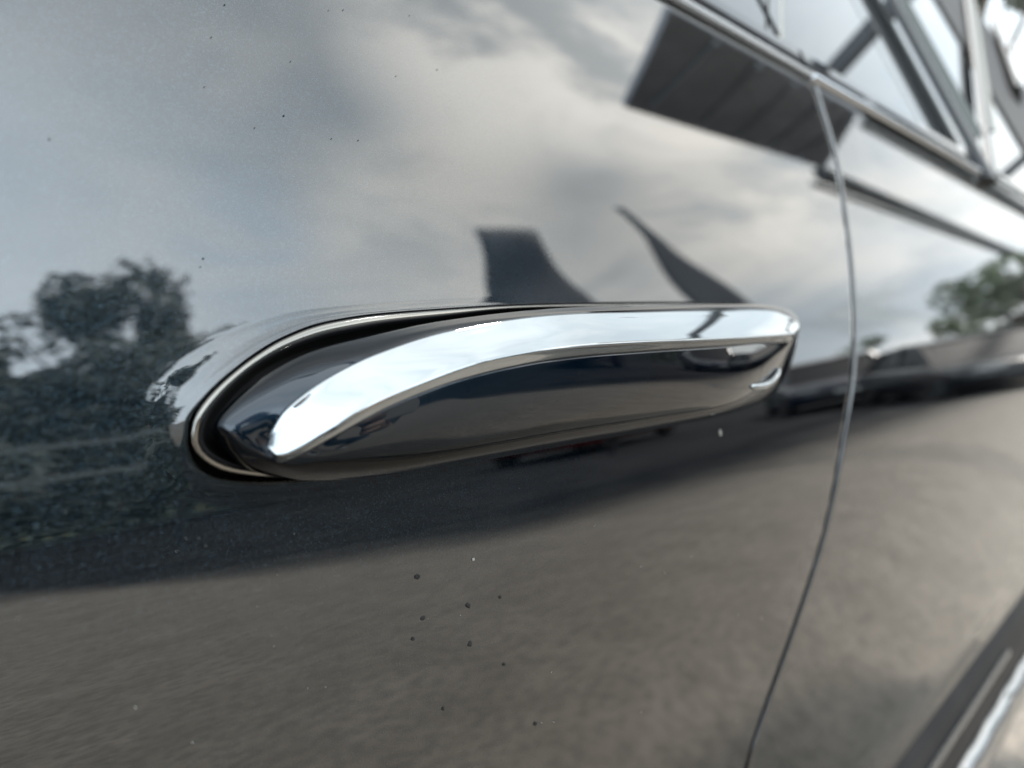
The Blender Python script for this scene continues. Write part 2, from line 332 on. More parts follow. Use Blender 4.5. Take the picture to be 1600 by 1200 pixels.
# ---- rear door skin
zs = np.linspace(ZBOT, ZTOP, 150); xs = np.concatenate([[-.0006, -.0004, -.0002], np.linspace(0, 1, 90)**1.4 * .83]); V = []
for z in zs:
    x0 = float(seam(z)) + .0040
    for j, x in enumerate(xs): V.append((x0 + x + .0012 if x <= 0 else x0 + x + .0012, float(prof(z - H)) + (.009, .0007, .0002, 0)[min(j, 3)], z))
rd = mesh('rear_door', V, grid_faces(150, len(xs)), m=M['paint']); cpart(rd)
V = []
for z in zs:
    x0 = float(seam(z)) + .0064 + .835
    for j, x in enumerate(np.r_[-.0008, -.0004, np.linspace(0, .42, 40)]): V.append((x0 + x, float(prof(z - H)) + (.009, .0006, 0)[min(j, 2)] + .25 * max(0, x - .1)**2, z))
cpart(mesh('rear_wing', V, grid_faces(150, 42), m=M['paint']))
# dark jamb and inner structure behind the shut line and the handle opening
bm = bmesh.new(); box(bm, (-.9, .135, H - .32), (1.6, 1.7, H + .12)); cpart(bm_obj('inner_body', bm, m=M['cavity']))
V = []
for z in np.linspace(ZBOT, ZTOP, 40):
    for x in (-.03, .035): V.append((float(seam(z)) + x, float(prof(z - H)) + .0085, z))
cpart(mesh('door_jamb_seal', V, grid_faces(40, 2), m=M['rubber']))
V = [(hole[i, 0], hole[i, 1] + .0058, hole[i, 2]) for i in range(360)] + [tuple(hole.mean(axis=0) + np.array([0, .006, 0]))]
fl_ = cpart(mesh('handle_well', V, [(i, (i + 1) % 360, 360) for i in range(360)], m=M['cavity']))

# ---- belt moulding, glass, window frames
def extr(name, sec, x0, x1, m, n=2, parent=None, smooth=True, cap=True):
    V = [(x, y, z) for x in np.linspace(x0, x1, n) for y, z in sec]; f = grid_faces(n, len(sec), True)
    if cap: f += [tuple(range(len(sec)))[::-1], tuple((n - 1) * len(sec) + i for i in range(len(sec)))]
    o = mesh(name, V, f, parent, m, smooth); return o if parent else cpart(o)
def arc_sec(cy, cz, ry, rz, n=16, tilt=0):
    return [(cy + ry * math.cos(a) * math.cos(tilt) - rz * math.sin(a) * math.sin(tilt), cz + ry * math.cos(a) * math.sin(tilt) + rz * math.sin(a)) for a in [2 * math.pi * k / n for k in range(n)]]
sx = float(seam(ZTOP))
for x0, x1, rear in ((XF, sx - .0012, 0), (sx + .0034, 1.18, 1)):
    extr('belt_moulding', arc_sec(.0175, H + .1535, .0050, .0034), x0, x1, M['satin'])
    extr('window_seal', [(.0165, H + .1575), (.0172, H + .1640), (.0182, H + .1695), (.0205, H + .1715), (.027, H + .1715), (.027, H + .1560)], x0, x1, M['seal'], smooth=False)
GY, GZ, GT = .0220, H + .171, 0.27      # glass plane: inboard offset grows by GT per metre of height
def gl(px, py, d=0.0):
    r = R @ np.array([px - 800, 600 - py, F]); t = (GY - d + .12 + GT * (CAM[2] - GZ)) / (r[1] - GT * r[2]); return CAM + t * r
def glass(name, x0, x1, top):
    V = [(x, GY + GT * (z - GZ) + .004 + 0.0 * x, z) for z in np.linspace(GZ - .006, top, 12) for x in np.linspace(x0, x1, 12)]
    return cpart(mesh(name, V, grid_faces(12, 12), m=M['glass']))
def pil():
    q = gl(1221, 60); V = [(q[0] + dx, GY + GT * (z - GZ) + .010, z) for z in (GZ - .006, H + .80) for dx in (-.05, .06)]
    cpart(mesh('centre_pillar', V, [(0, 1, 3, 2)], m=M['frame'], smooth=False))
pil()
glass('front_window', XF + .1, gl(1217, 40)[0], H + .80)
glass('rear_window', gl(1225, 40)[0], 0.66, H + .80)
glass('quarter_window', 0.664, 1.30, H + .80)
V = [(x, GY + GT * (z - GZ) + .001, z) for z in (GZ - .006, H + .80) for x in (1.303, 2.1)]
cpart(mesh('rear_pillar', V, [(0, 1, 3, 2)], m=M['plastic'], smooth=False))
# ---- side sill
sec = [(.084, H - .246), (.077, H - .2515), (.073, H - .262), (.070, H - .28), (.0695, H - .292), (.10, H - .31), (.2, H - .31), (.2, H - .25)]
extr('side_sill', sec, XF, 1.5, M['plastic'], smooth=False)
# window frame bars of the rear door, each a solid bar lying on the glass plane
def gbar(name, p, q, w, th, m):
    a, b = Vector(gl(*p, th * .5)), Vector(gl(*q, th * .5)); zr = H + .80
    if a.z > zr: a = b + (a - b) * ((zr - b.z) / (a.z - b.z))
    bm = bmesh.new(); nrm = Vector((0, -1, -GT)).normalized()
    d = (b - a).normalized(); s = d.cross(nrm).normalized()
    w0, w1 = (w if isinstance(w, tuple) else (w, w))
    vs = []
    for c, ww in ((a, w0), (b, w1)):
        for u, v in ((-1, -.9), (-1, .2), (-.75, .8), (0, 1), (.75, .8), (1, .2), (1, -.9)): vs.append(bm.verts.new(c + s * u * ww / 2 + nrm * v * th / 2))
    for k in range(7): bm.faces.new((vs[k], vs[(k + 1) % 7], vs[7 + (k + 1) % 7], vs[7 + k]))
    bm.faces.new(vs[:7]); bm.faces.new(vs[7:][::-1]); return cpart(bm_obj(name, bm, m=m))
gbar('pillar_trim', (1221, -160), (1221.5, 78), .0012, .002, M['rail'])
gbar('window_frame', (1345, -90), (1549, 282), (.030, .028), .010, M['frame'])
gbar('frame_trim', (1375, -60), (1527, 214), (.0035, .0035), .013, M['rail'])
gbar('quarter_divider', (1498, -90), (1550, 280), (.018, .010), .008, M['frame'])
gbar('divider_trim', (1510, -60), (1548, 205), (.005, .004), .011, M['rail'])
gbar('rear_frame', (1540, 0), (1592, 150), (.045, .040), .010, M['frame'])
gbar('rear_frame_trim', (1556, 0), (1598, 110), (.008, .008), .013, M['satin'])

# silver side step with chrome beads added as its highlights, under the sill, and a thin trim strip on the cladding
n = 120; V = []
stx = np.linspace(XF, 1.5, n)
for x in stx:
    for k in range(14):
        a = 2 * math.pi * k / 14; V.append((x, .083 + .013 * math.cos(a), H - .322 + .016 * math.sin(a) + .0012 * math.sin(x * 90)))
st = cpart(mesh('side_step', V, grid_faces(n, 14, True), m=M['satin']))
for k, x in enumerate(np.arange(.66, 1.5, .16)):
    bm = bmesh.new(); bmesh.ops.create_uvsphere(bm, u_segments=12, v_segments=8, radius=1)
    for v in bm.verts: v.co = Vector((x - .034 + v.co.x * .013, .0745 + v.co.y * .004, H - .313 + v.co.z * .0045))
    bm_obj('step_glint', bm, parent=st, m=M['chrome'], smooth=True)
extr('sill_strip', arc_sec(.0700, H - .274, .0020, .0030), XF, .80, M['satin'])
# roof, pillars and body ends, so the car stands as a car
bm = bmesh.new(); box(bm, (-.7, .19, H + .79), (2.0, 1.6, H + .84), .02); cpart(bm_obj('roof', bm, m=M['paint']))
for a, b in (((-1.3, .10, H + .12), (-.68, .22, H + .8)), ((2.12, .12, H + .12), (1.97, .22, H + .8)), ((-1.3, 1.7, H + .12), (-.68, 1.57, H + .8)), ((2.12, 1.65, H + .12), (1.97, 1.57, H + .8))):
    bm = bmesh.new(); bar(bm, a, b, .05); cpart(bm_obj('pillar', bm, m=M['gloss_black']))
bm = bmesh.new(); box(bm, (-1.9, .14, .40), (-.97, 1.68, H + .08), .05); cpart(bm_obj('bonnet', bm, m=M['paint']))

bm = bmesh.new(); box(bm, (-.75, .36, H + .1), (1.9, 1.42, H + .78)); cpart(bm_obj('cabin_sun_block', bm, m=M['cavity']))  # unseen solid box added to stop sunlight passing through the cabin
bm = bmesh.new(); box(bm, (1.64, .135, H - .06), (2.18, 1.62, H + .15), .04); cpart(bm_obj('tailgate', bm, m=M['paint']))

def wheel(parent, loc, r, w, mt=M['tyre'], rimm=M['satin'], inv=None, out=1):
    bm = bmesh.new(); n = 28; prof_ = [(-w/2, r*.66), (-w/2, r*.93), (-w*.36, r), (w*.36, r), (w/2, r*.93), (w/2, r*.66)]
    rings = [[bm.verts.new((loc[0] + rr * math.cos(a), loc[1] + y, loc[2] + rr * math.sin(a))) for y, rr in prof_] for a in [2*math.pi*k/n for k in range(n)]]
    for k in range(n):
        for j in range(6): bm.faces.new((rings[k][j], rings[(k+1) % n][j], rings[(k+1) % n][(j+1) % 6], rings[k][(j+1) % 6]))
    w_ = bm_obj('wheel', bm, m=mt, smooth=False)
    w_.parent = parent
    if inv: w_.matrix_parent_inverse = inv
    bm = bmesh.new()
    for k in range(n):
        a, b = 2*math.pi*k/n, 2*math.pi*(k+1)/n
        for s in (out,):
            q = [bm.verts.new((loc[0] + rr*math.cos(t), loc[1] + s*w*.42, loc[2] + rr*math.sin(t))) for rr, t in ((r*.66, a), (r*.66, b), (r*.58, b), (r*.58, a))]; bm.faces.new(q)
    for k in range(5):
        a = 2*math.pi*k/5
        for s in (out,): bar(bm, (loc[0], loc[1] + s*w*.36, loc[2]), (loc[0] + r*.62*math.cos(a), loc[1] + s*w*.40, loc[2] + r*.62*math.sin(a)), r*.14, .02, Vector((0, 1, 0)))
    bm_obj('rim', bm, parent=w_, m=rimm); return w_
cinv = Matrix.Translation(-Vector(car.location))
for x in (-1.45, 1.25):
    for y in (.50, 1.45): wheel(car, (x, y, .33), .33, .22, inv=cinv, out=-1 if y < 1 else 1)

# ---- the handle
MM = .001
# stations round the handle: five levels from the door skin out to the edge of the chrome blade
ST = [
 [(334,672,2.5),(343,669,4.3),(362,677,6.2),(391,685,7.6),(417,691,8.4)],
 [(347,644,3),(357,646,4.8),(377,653,6.8),(401,664,8.3),(423,674,9.2)],
 [(403,595,4),(410,602,6),(422,613,8.2),(435,628,9.9),(446,640,11)],
 [(478,553,6),(483,559,8),(491,569,10.5),(500,581,12.6),(507,594,14)],
 [(564,529,9),(567,533,11),(573,539,13.5),(580,546,15.8),(587,554,17.5)],
 [(688,502,13),(690,505,15.5),(693,509,18),(697,513,19.6),(701,517,20.5)],
 [(850,483,15),(850,485,18),(850,487.5,20.5),(850,490.5,22.5),(850,493,23.5)],
 [(1000,477,14.5),(1000,479,17),(1000,481.5,19.3),(1000,484,21.4),(1000,487,22.6)],
 [(1130,475.5,13),(1130,477,15.5),(1130,479,17.8),(1130,482,19.8),(1130,485,20.8)],
 [(1214,479,8),(1214,480,11),(1213,482,14),(1211,484.5,16.8),(1209,487,18.3)],
 [(1249,500,5),(1250,501,9),(1250,503,13),(1249,505,16),(1247,508,18)],
 [(1241,556,2),(1242,550,9),(1241,544,15),(1239,538,19),(1237,531,20.5)],
 [(1212,612,2),(1214,604,11),(1210,586,18.8),(1203,560,22.1),(1190,535.5,23)],
 [(1150,644,2),(1150,641,12),(1149,628,21.5),(1140,590,25.0),(1120,541,26)],
 [(1030,670,2),(1030,667,12),(1029,651,22.5),(1020,605,26.8),(1010,548,28)],
 [(880,697,2),(880,693,12),(879,676,22),(870,625,27.0),(860,562,28.4)],
 [(740,722,2),(740,718,11),(738,702,20),(732,650,25),(722,592,26)],
 [(620,741,2),(620,737,8.5),(618,724,15.2),(614,684,20.2),(608,635,21.2)],
 [(520,750,1.5),(520,746,5.5),(516,736,10.8),(512,715,14.6),(506,690,15.4)],
 [(450,748,1.5),(450,744,3.8),(448,738,6.6),(446,731,9),(441,722,10.2)],
 [(378,728,1.5),(385,724,3.6),(398,719,5.8),(411,714,7.8),(424,712,9.0)]]
NS = 420
lev = []
stidx = None
for l in range(5):
    P = [at(x, y, d * MM) for x, y, d in [s[l] for s in ST]]
    # resample each span with the same number of points, so levels stay in step
    k = len(P); per = NS // k; out = []
    P = np.array(P)
    for i in range(k):
        p0, p1, p2, p3 = P[(i-1) % k], P[i], P[(i+1) % k], P[(i+2) % k]; L = np.linalg.norm(p2-p1)
        m1 = (p2-p0) * L / (L + np.linalg.norm(p1-p0)); m2 = (p3-p1) * L / (L + np.linalg.norm(p3-p2))
        for t in np.linspace(0, 1, per, endpoint=False): out.append((2*t**3-3*t*t+1)*p1 + (t**3-2*t*t+t)*m1 + (-2*t**3+3*t*t)*p2 + (t**3-t*t)*m2)
    lev.append(np.array(out))
NS = len(lev[0]); lev = np.array(lev)
def across(levels, per):
    out = []; k = len(levels)
    for i in range(k - 1):
        p0, p1, p2, p3 = levels[max(i-1, 0)], levels[i], levels[i+1], levels[min(i+2, k-1)]
        for t in np.linspace(0, 1, per, endpoint=False): out.append((2*t**3-3*t*t+1)*p1 + (t**3-2*t*t+t)*(p2-p0)*.5 + (-2*t**3+3*t*t)*p2 + (t**3-t*t)*(p3-p1)*.5)
    out.append(levels[-1]); return out
def smooth_ring(a, it):
    for _ in range(it): a = (np.roll(a, 1, axis=-2) + np.roll(a, -1, axis=-2) + 2*a) / 4
    return a
rows = across([smooth_ring(l, 10) for l in lev[:4]] + [lev[4]], 9)
base = rows[0].copy(); cz_ = (base[:, 2].max() + base[:, 2].min()) / 2
tg = np.roll(base, -3, axis=0) - np.roll(base, 3, axis=0); tg = tg[:, [0, 2]] / (np.linalg.norm(tg[:, [0, 2]], axis=1)[:, None] + 1e-9)
for ins, y_ in ((.0010, .35), (.0016, 1.0)):      # the grip's hidden flank going in behind the gasket
    q = base.copy(); q[:, 0] += tg[:, 1] * ins; q[:, 2] -= tg[:, 0] * ins; q[:, 1] = base[:, 1] * (1 - y_) + .002 * y_; rows.insert(0, q)
rows += [lev[4] + np.array([0, .0006, 0]), lev[4] + np.array([0, .004, 0])]
allv = np.vstack(rows)
handle = cpart(mesh('door_handle', allv, [f[::-1] for f in grid_faces(len(rows), NS, True)], m=M['paint_handle']))

# chrome blade: upper face, fold, lower bevel
per = NS // 21; edge = lev[4]; up_ = catmull(edge[:10 * per + 1], 200); lo_ = np.vstack([edge[:1], edge[::-1]])[:11 * per + 1]; lo_ = catmull(np.vstack([edge[0:1], edge[:10 * per - 1:-1]]), 200)
fold_px = [(417,700,9.0),(433,713,10.6),(460,706,12.5),(518,673,16.6),(572,640,19.8),(640,608,23.2),(736,572,26.9),(800,557,28.4),(874,546,30),(971,538,30.2),(1088,533,29),(1170,529,26.5),(1232,524,22.5),(1246,514,19)]
fold = catmull([at(x, y, d * MM) for x, y, d in fold_px], 200)
def pair(a, ref):        # re-time curve a so that its points face those of ref along the handle's length
    return a
rowsc = [up_ + np.array([0, .003, 0]), up_ + np.array([0, -.0002, 0]), up_ + np.array([0, -.0006, 0])]
for t in (.06, .2, .35, .5, .65, .8, .92):
    q = up_ * (1 - t) + fold * t; q[:, 1] -= .0005 + .0006 * math.sin(math.pi * t) * np.sin(np.pi * np.linspace(0, 1, 200))**.5; rowsc.append(q)
rowsc += [fold + np.array([0, -.0006, 0]), fold * .93 + lo_ * .07 + np.array([0, -.0005, 0]), fold * .5 + lo_ * .5 + np.array([0, -.0002, 0]), fold * .12 + lo_ * .88 + np.array([0, -.0003, 0]), lo_ + np.array([0, -.0001, 0]), lo_ + np.array([0, .003, 0])]
ch = mesh('chrome_blade', np.vstack(rowsc), grid_faces(len(rowsc), 200), handle, M['chrome'])

# gasket between handle base and door skin
gout = catmull([at(x, y, d * MM) for x, y, d in [(297,676,-1),(303,652,-1),(315,632,-1),(339,606,-1),(373,576,-1),(406,552,-1),(440,532,-1),(491,511,-1),(541,500,-1),(592,493,-1),(683,485,-1),(800,478,-1),(950,475,-1),(1100,475,-1),(1190,480,-1),(1230,494,-1),(1230,530,-1),(1200,585,-1),(1150,618,-1),(1030,645,-1),(880,673,-1),(740,700,-1),(620,728,-1),(540,738,-1),(487,742,-1),(436,744,-1),(390,741,-1),(343,733,-1),(312,715,-1),(299,697,-1)]], 300, True)
gin_px = [(327,676),(333,658),(349,637),(372,611),(404,583),(432,566),(470,550),(516,537),(562,527),(606,517),(690,504),(803,486),(950,483),(1095,483),(1180,488),(1215,500),(1212,530),(1185,570),(1145,600),(1030,628),(880,655),(740,682),(622,708),(545,718),(490,724),(440,727),(398,722),(365,714),(338,701),(328,688)]
def glip(px, py): return float(np.interp(px, LIPX, [1.5, 1.5, 1.4, 1.1, .8, .5, .2, 0])) if py < 650 else float(np.interp(py, [650, 675, 700, 745], [1.5, 1.0, .5, .3]))
gpx = [(298,676),(304,652),(316,632),(340,605),(374,575),(407,551),(441,531),(492,510.5),(542,499.5),(593,492.5),(683,485),(800,478),(950,475),(1100,475),(1190,480),(1230,494),(1230,530),(1200,585),(1150,618),(1030,645),(880,673),(740,700),(620,728),(540,741),(487,746),(436,747),(390,744),(343,735),(312,716),(299,697)]
inpx = gin_px
def loopd(pts, extra): return catmull([at(x, y, (glip(x, y) + extra) * MM) for x, y in pts], 300, True)
def between(t, extra):
    return loopd(gpx, extra) * (1 - t) + loopd(inpx, extra) * t
rg = [between(t, d) for t, d in ((0, -5), (0, -.2), (.04, .2), (.15, .6), (.30, .75), (.46, .55), (.58, 0), (.64, -1.2), (.66, -5), (1.0, -6))]
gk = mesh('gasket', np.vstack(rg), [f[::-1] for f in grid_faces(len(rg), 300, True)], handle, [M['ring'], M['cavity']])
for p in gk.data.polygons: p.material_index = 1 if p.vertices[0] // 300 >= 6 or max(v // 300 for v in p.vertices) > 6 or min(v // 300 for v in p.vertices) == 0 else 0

# key cap on the free end of the grip
kc = Vector(at(1192, 584, .0206)); bm = bmesh.new(); kn = Vector((.22, -.93, -.28)).normalized(); kt = Vector((1, 0, .1)); kt = (kt - kn * kt.dot(kn)).normalized(); kb = kn.cross(kt)
prv = None
for r_, hh in ((0, .0002), (.0044, .0005), (.0052, .0002), (.0054, -.003)):
    ring = [bm.verts.new(kc + kt * math.cos(a) * r_ * 1.15 + kb * math.sin(a) * r_ * .9 + kn * hh) for a in [2*math.pi*k/32 for k in range(32)]] if r_ else [bm.verts.new(kc + kn * hh)]
    if prv:
        for k in range(32):
            bm.faces.new((prv[0], ring[k], ring[(k+1) % 32])) if len(prv) == 1 else bm.faces.new((prv[k], ring[k], ring[(k+1) % 32], prv[(k+1) % 32]))
    prv = ring
bm_obj('key_cap', bm, handle, M['paint_handle'], True)
bm = bmesh.new(); tube(bm, [Vector(at(x, y, d * MM)) for x, y, d in ((1174,604,22.2),(1180,605,22),(1193,603.5,21.2),(1205,597,20.5),(1213,588,20),(1217,577,20))], [.0007, .0010, .0011, .0011, .0010, .0006], 10)
bm_obj('key_cap_highlight', bm, handle, M['chrome'], True)  # chrome crescent shaped as the bright highlight below the cap

# specks on the paint
random.seed(3)
def speck(name, pts, m, d=.0004):
    bm = bmesh.new()
    for px, py, rx, ry in pts:
        c = Vector(onskin(px, py)); r2 = bmesh.ops.create_icosphere(bm, subdivisions=1, radius=1); ang = random.uniform(-.5, .5)
        D = (c - Vector(CAM)).length; s = D / F
        for v in r2['verts']:
            x, z = v.co.x * rx * s, v.co.z * ry * s; j = 1 + random.uniform(-.3, .3)
            v.co = c + Vector(((x * math.cos(ang) + z * math.sin(ang)) * j, v.co.y * .00025 - .0001, (z * math.cos(ang) - x * math.sin(ang)) * j))
    o = bm_obj(name, bm, fd, m); o['kind'] = 'stuff'; return o
speck('dirt_specks', [(652,901,5,3.5),(731,946,4.5,4.5),(734,1006,3.5,6),(661,966,5,4),(645,998,3,3),(781,933,2.5,2.5),(787,1038,3,3),(692,1107,2.5,3),(836,1130,3,4),(443,181,1.1,1.3),(77,218,.8,1.4),(317,404,1.5,1.5),(313,417,1,1)] + [(random.uniform(200, 700), random.uniform(0, 250), random.uniform(.4, 1.0), random.uniform(.4, .8)) for _ in range(12)], M['dirt'])
speck('dust_specks', [(739,874,2.5,3),(1125,676,3.5,6),(211,1105,1,1),(300,1160,1,1),(211,1106,1,1)] + [(random.uniform(0, 1200), random.uniform(760, 1190), .45, .45) for _ in range(26)], M['pale_dirt'])

# ------------------------------------------------------------------ the ground of the yard
def sheet(name, x0, x1, y0, y1, z, m, kind='structure'):
    o = mesh(name, [(x0, y0, z), (x1, y0, z), (x1, y1, z), (x0, y1, z)], [(0, 1, 2, 3)], m=m, smooth=False); tag(o, kind=kind); return o
sheet('ground', -600, 600, -600, 600, -.02, M['grass'])
ap = [(-60, 30), (-60, -6.5), (-3, -6.2), (.4, -5.4), (1.1, -4.4), (1.55, -2.6), (2.3, -1.75), (3.6, -1.45), (6, -1.35), (60, -1.5), (60, 30)]
ex = np.r_[np.linspace(-60, -4, 12), np.linspace(-3, 8, 60), np.linspace(9, 60, 12)]; ey = np.interp(ex, [p[0] for p in ap[1:-1]], [p[1] for p in ap[1:-1]])
V = []; dust = []
for off, dv in ((30, 1), (.55, 1), (.25, .85), (-.05, .5), (-.35, .2), (-.8, 0)):
    for x, y in zip(ex, ey): V.append((x, y + off * (2.2 if x < 1.2 and off < 0 else 1.4 if off < 0 else 1) if off < 20 else 30, -.004)); dust.append(dv)
o = mesh('parking_apron', V, grid_faces(6, len(ex)), m=M['concrete'], smooth=False); tag(o, kind='structure')
at2 = o.data.attributes.new('dust', 'FLOAT', 'POINT'); at2.data.foreach_set('value', dust)
sheet('road', -60, 90, -12.5, -1.2, -.010, M['asphalt'])
bm = bmesh.new(); box(bm, (-60, -12.8, -.02), (90, -12.5, .12), .01); o = bm_obj('kerb', bm, m=M['kerb_dark']); tag(o, kind='structure')

# ------------------------------------------------------------------ carport over the yard
cp = empty('carport', (5, -1.8, 0)); tag(cp, 'dark steel carport frame with one sheet of roofing, mirrored in the doors', 'carport'); cpi = Matrix.Translation(-Vector(cp.location))
def cpp(name, bm, m): o = bm_obj(name, bm, m=m); o.parent = cp; o.matrix_parent_inverse = cpi; return o
bm = bmesh.new(); q = [(4.72, -2.25), (4.05, -1.30), (7.20, -1.30), (8.25, -2.15)]
vb = [bm.verts.new((x, y, 3.50)) for x, y in q]; vt = [bm.verts.new((x, y, 3.56)) for x, y in q]
bm.faces.new(vb); bm.faces.new(vt[::-1])
for k in range(4): bm.faces.new((vb[k], vb[(k+1) % 4], vt[(k+1) % 4], vt[k]))
cpp('roof_sheet', bm, M['sheet'])
for k in range(5):
    x = 4.9 + k * .62; bm = bmesh.new(); bar(bm, (x + .12 * (k > 0), -2.12, 3.475), (x - .25, -1.34, 3.475), .05, .045); cpp('purlin', bm, M['sheet'])
for y in (-2.30, -1.30):
    bm = bmesh.new(); bar(bm, (7.3 if y > -2 else 8.3, y * .97, 3.50), (24, y * 1.2, 3.50), .12, .14); cpp('beam', bm, M['steel'])
    bm = bmesh.new(); bar(bm, (7.3 if y > -2 else 8.3, y - .06, 3.42), (24, y * 1.2 - .09, 3.42), .05, .05); cpp('rail', bm, M['steel_pale'])
for x in (24.,):
    for y in (-2.76, -1.56):
        bm = bmesh.new(); bar(bm, (x, y, 0), (x, y, 3.36), .14, .14, Vector((0, 1, 0))); cpp('post', bm, M['steel'])
for x in (6.0, 12.0, 18.0):
    bm = bmesh.new(); bar(bm, (x, -1.25, 3.62), (x, 4.5, 3.62), .10, .12); cpp('arm', bm, M['steel'])
    bm = bmesh.new(); bar(bm, (x, 4.5, 0), (x, 4.5, 3.62), .14, .14, Vector((0, 1, 0))); cpp('post', bm, M['steel'])

# banners standing on the far side of the yard
def banner(name, label, base, quad, cat):
    t = empty(name, base); tag(t, label, cat); inv = Matrix.Translation(-Vector(base))
    n = 14; V = []
    for i in range(n):
        for j in range(8):
            u, w = i / (n - 1), j / 7; a = Vector(quad[0]).lerp(Vector(quad[1]), w); b = Vector(quad[3]).lerp(Vector(quad[2]), w); p = a.lerp(b, u)
            V.append(p + Vector((.0, .05 * math.sin(u * 9 + w * 2), 0)))
    o = mesh('cloth', V, grid_faces(n, 8), m=M['banner']); o.parent = t; o.matrix_parent_inverse = inv
    so_ = o.modifiers.new('thick', 'SOLIDIFY'); so_.thickness = .01
    bm = bmesh.new(); tube(bm, [Vector(base), Vector(quad[0]).lerp(Vector(quad[3]), .5) * 0 + Vector((base[0], base[1], quad[3][2]))], .02, 8)
    o = bm_obj('pole', bm, m=M['steel'], smooth=True); o.parent = t; o.matrix_parent_inverse = inv; return t

banner('hanging_banner', 'dark slanted banner mirrored just above the middle of the handle', (6.9, -5.0, 0), [(5.68, -5, 3.76), (6.62, -5, 3.80), (7.75, -5, 2.2), (5.55, -5, 2.2)], 'banner')
banner('feather_flag', 'dark pointed feather flag mirrored above the rear end of the handle', (10.9, -5.0, 0), [(8.55, -5, 4.42), (8.7, -5, 4.40), (12.1, -5, 2.5), (10.1, -5, 2.2)], 'flag')

# two-rail fence
fe = empty('rail_fence', (-3, -6.2, 0)); tag(fe, 'low pale two-rail fence mirrored left of the handle', 'fence')
for z in (1.27, 1.64):
    bm = bmesh.new(); bar(bm, (-8, 0, z), (5.6, 0, z), .03, .07); bm_obj('rail', bm, fe, M['rail'])
for x in np.arange(-8, 5.7, 2.72):
    bm = bmesh.new(); bar(bm, (x, -.05, -.01), (x, -.05, 1.7), .06, .06, Vector((0, 1, 0))); bm_obj('post', bm, fe, M['steel'])

# ------------------------------------------------------------------ trees
def tree(name, label, loc, h, crown, leaf, n, lsize, seed, clumps=14, group='trees beyond the road', cz=.62, squash=.8):
    rnd = random.Random(seed); t = empty(name, loc); tag(t, label, 'tree', group)
    bm = bmesh.new(); tr = h * .022 + .05
    tube(bm, [(0, 0, -.05), (.05, .02, h*.25), (0, .05, h*.5), (.05, 0, h*.8)], [tr*1.3, tr, tr*.7, tr*.25], 8)
    cl = []
    for k in range(clumps):
        a = rnd.uniform(0, 6.28); rr = rnd.uniform(.25, 1) * crown; z = h * cz + rnd.uniform(-1, 1) * h * (1 - cz) * .85
        rr *= max(.25, math.sqrt(max(0, 1 - ((z - h*cz) / (h*(1-cz)*1.05))**2)))
        c = Vector((math.cos(a)*rr, math.sin(a)*rr, z)); cl.append((c, crown * rnd.uniform(.22, .42)))
        tube(bm, [(0, .02, h*rnd.uniform(.25, .5)), c * .5 + Vector((0, 0, h*.2)), c], [tr*.5, tr*.3, tr*.12], 5)
    bm_obj('trunk', bm, t, M['bark'], True)
    V, Fc = [], []
    for i in range(n):
        c, r_ = cl[rnd.randrange(len(cl))]
        d = Vector((rnd.gauss(0, 1), rnd.gauss(0, 1), rnd.gauss(0, 1))).normalized() * r_ * rnd.uniform(.35, 1)**.5; d.z *= squash; p = c + d
        a = Vector((rnd.gauss(0, 1), rnd.gauss(0, 1), rnd.gauss(0, .7))).normalized(); b = a.cross(Vector((rnd.gauss(0, 1), rnd.gauss(0, 1), rnd.gauss(0, 1)))).normalized(); s = lsize * rnd.uniform(.6, 1.3); k = len(V)
        V += [p - a*s, p - b*s*.5, p + a*s, p + b*s*.5]; Fc.append((k, k+1, k+2, k+3))
    mesh('crown', V, Fc, t, leaf, False); return t
def hedge(name, x0, x1, y0, y1, h, n, ls, leaf, seed):
    rnd = random.Random(seed); V, Fc = [], []
    for i in range(n):
        x = rnd.uniform(x0, x1); hh = h * (.86 + .14 * noise.noise(Vector((x * .55, seed, 0))) + .05 * noise.noise(Vector((x * 2.1, 3, seed)))); p = Vector((x, rnd.uniform(y0, y1), hh * rnd.random()**.7))
        a = Vector((rnd.gauss(0, 1), rnd.gauss(0, 1), rnd.gauss(0, .7))).normalized(); b = a.cross(Vector((rnd.gauss(0, 1), rnd.gauss(0, 1), rnd.gauss(0, 1)))).normalized(); s = ls * rnd.uniform(.6, 1.3); k = len(V)
        V += [p - a*s, p - b*s*.6, p + a*s, p + b*s*.6]; Fc.append((k, k+1, k+2, k+3))
    o = mesh(name, V, Fc, None, leaf, False); tag(o, 'dense dark hedge mass beyond the road, mirrored in the front door', 'hedge', kind='stuff'); return o
hedge('hedge', -9, 9.2, -14.4, -13.2, 4.3, 44000, .11, M['leaf_a'], 2)
hedge('hedge', 9.2, 40, -15.5, -14.0, 2.0, 16000, .16, M['leaf_a'], 5)
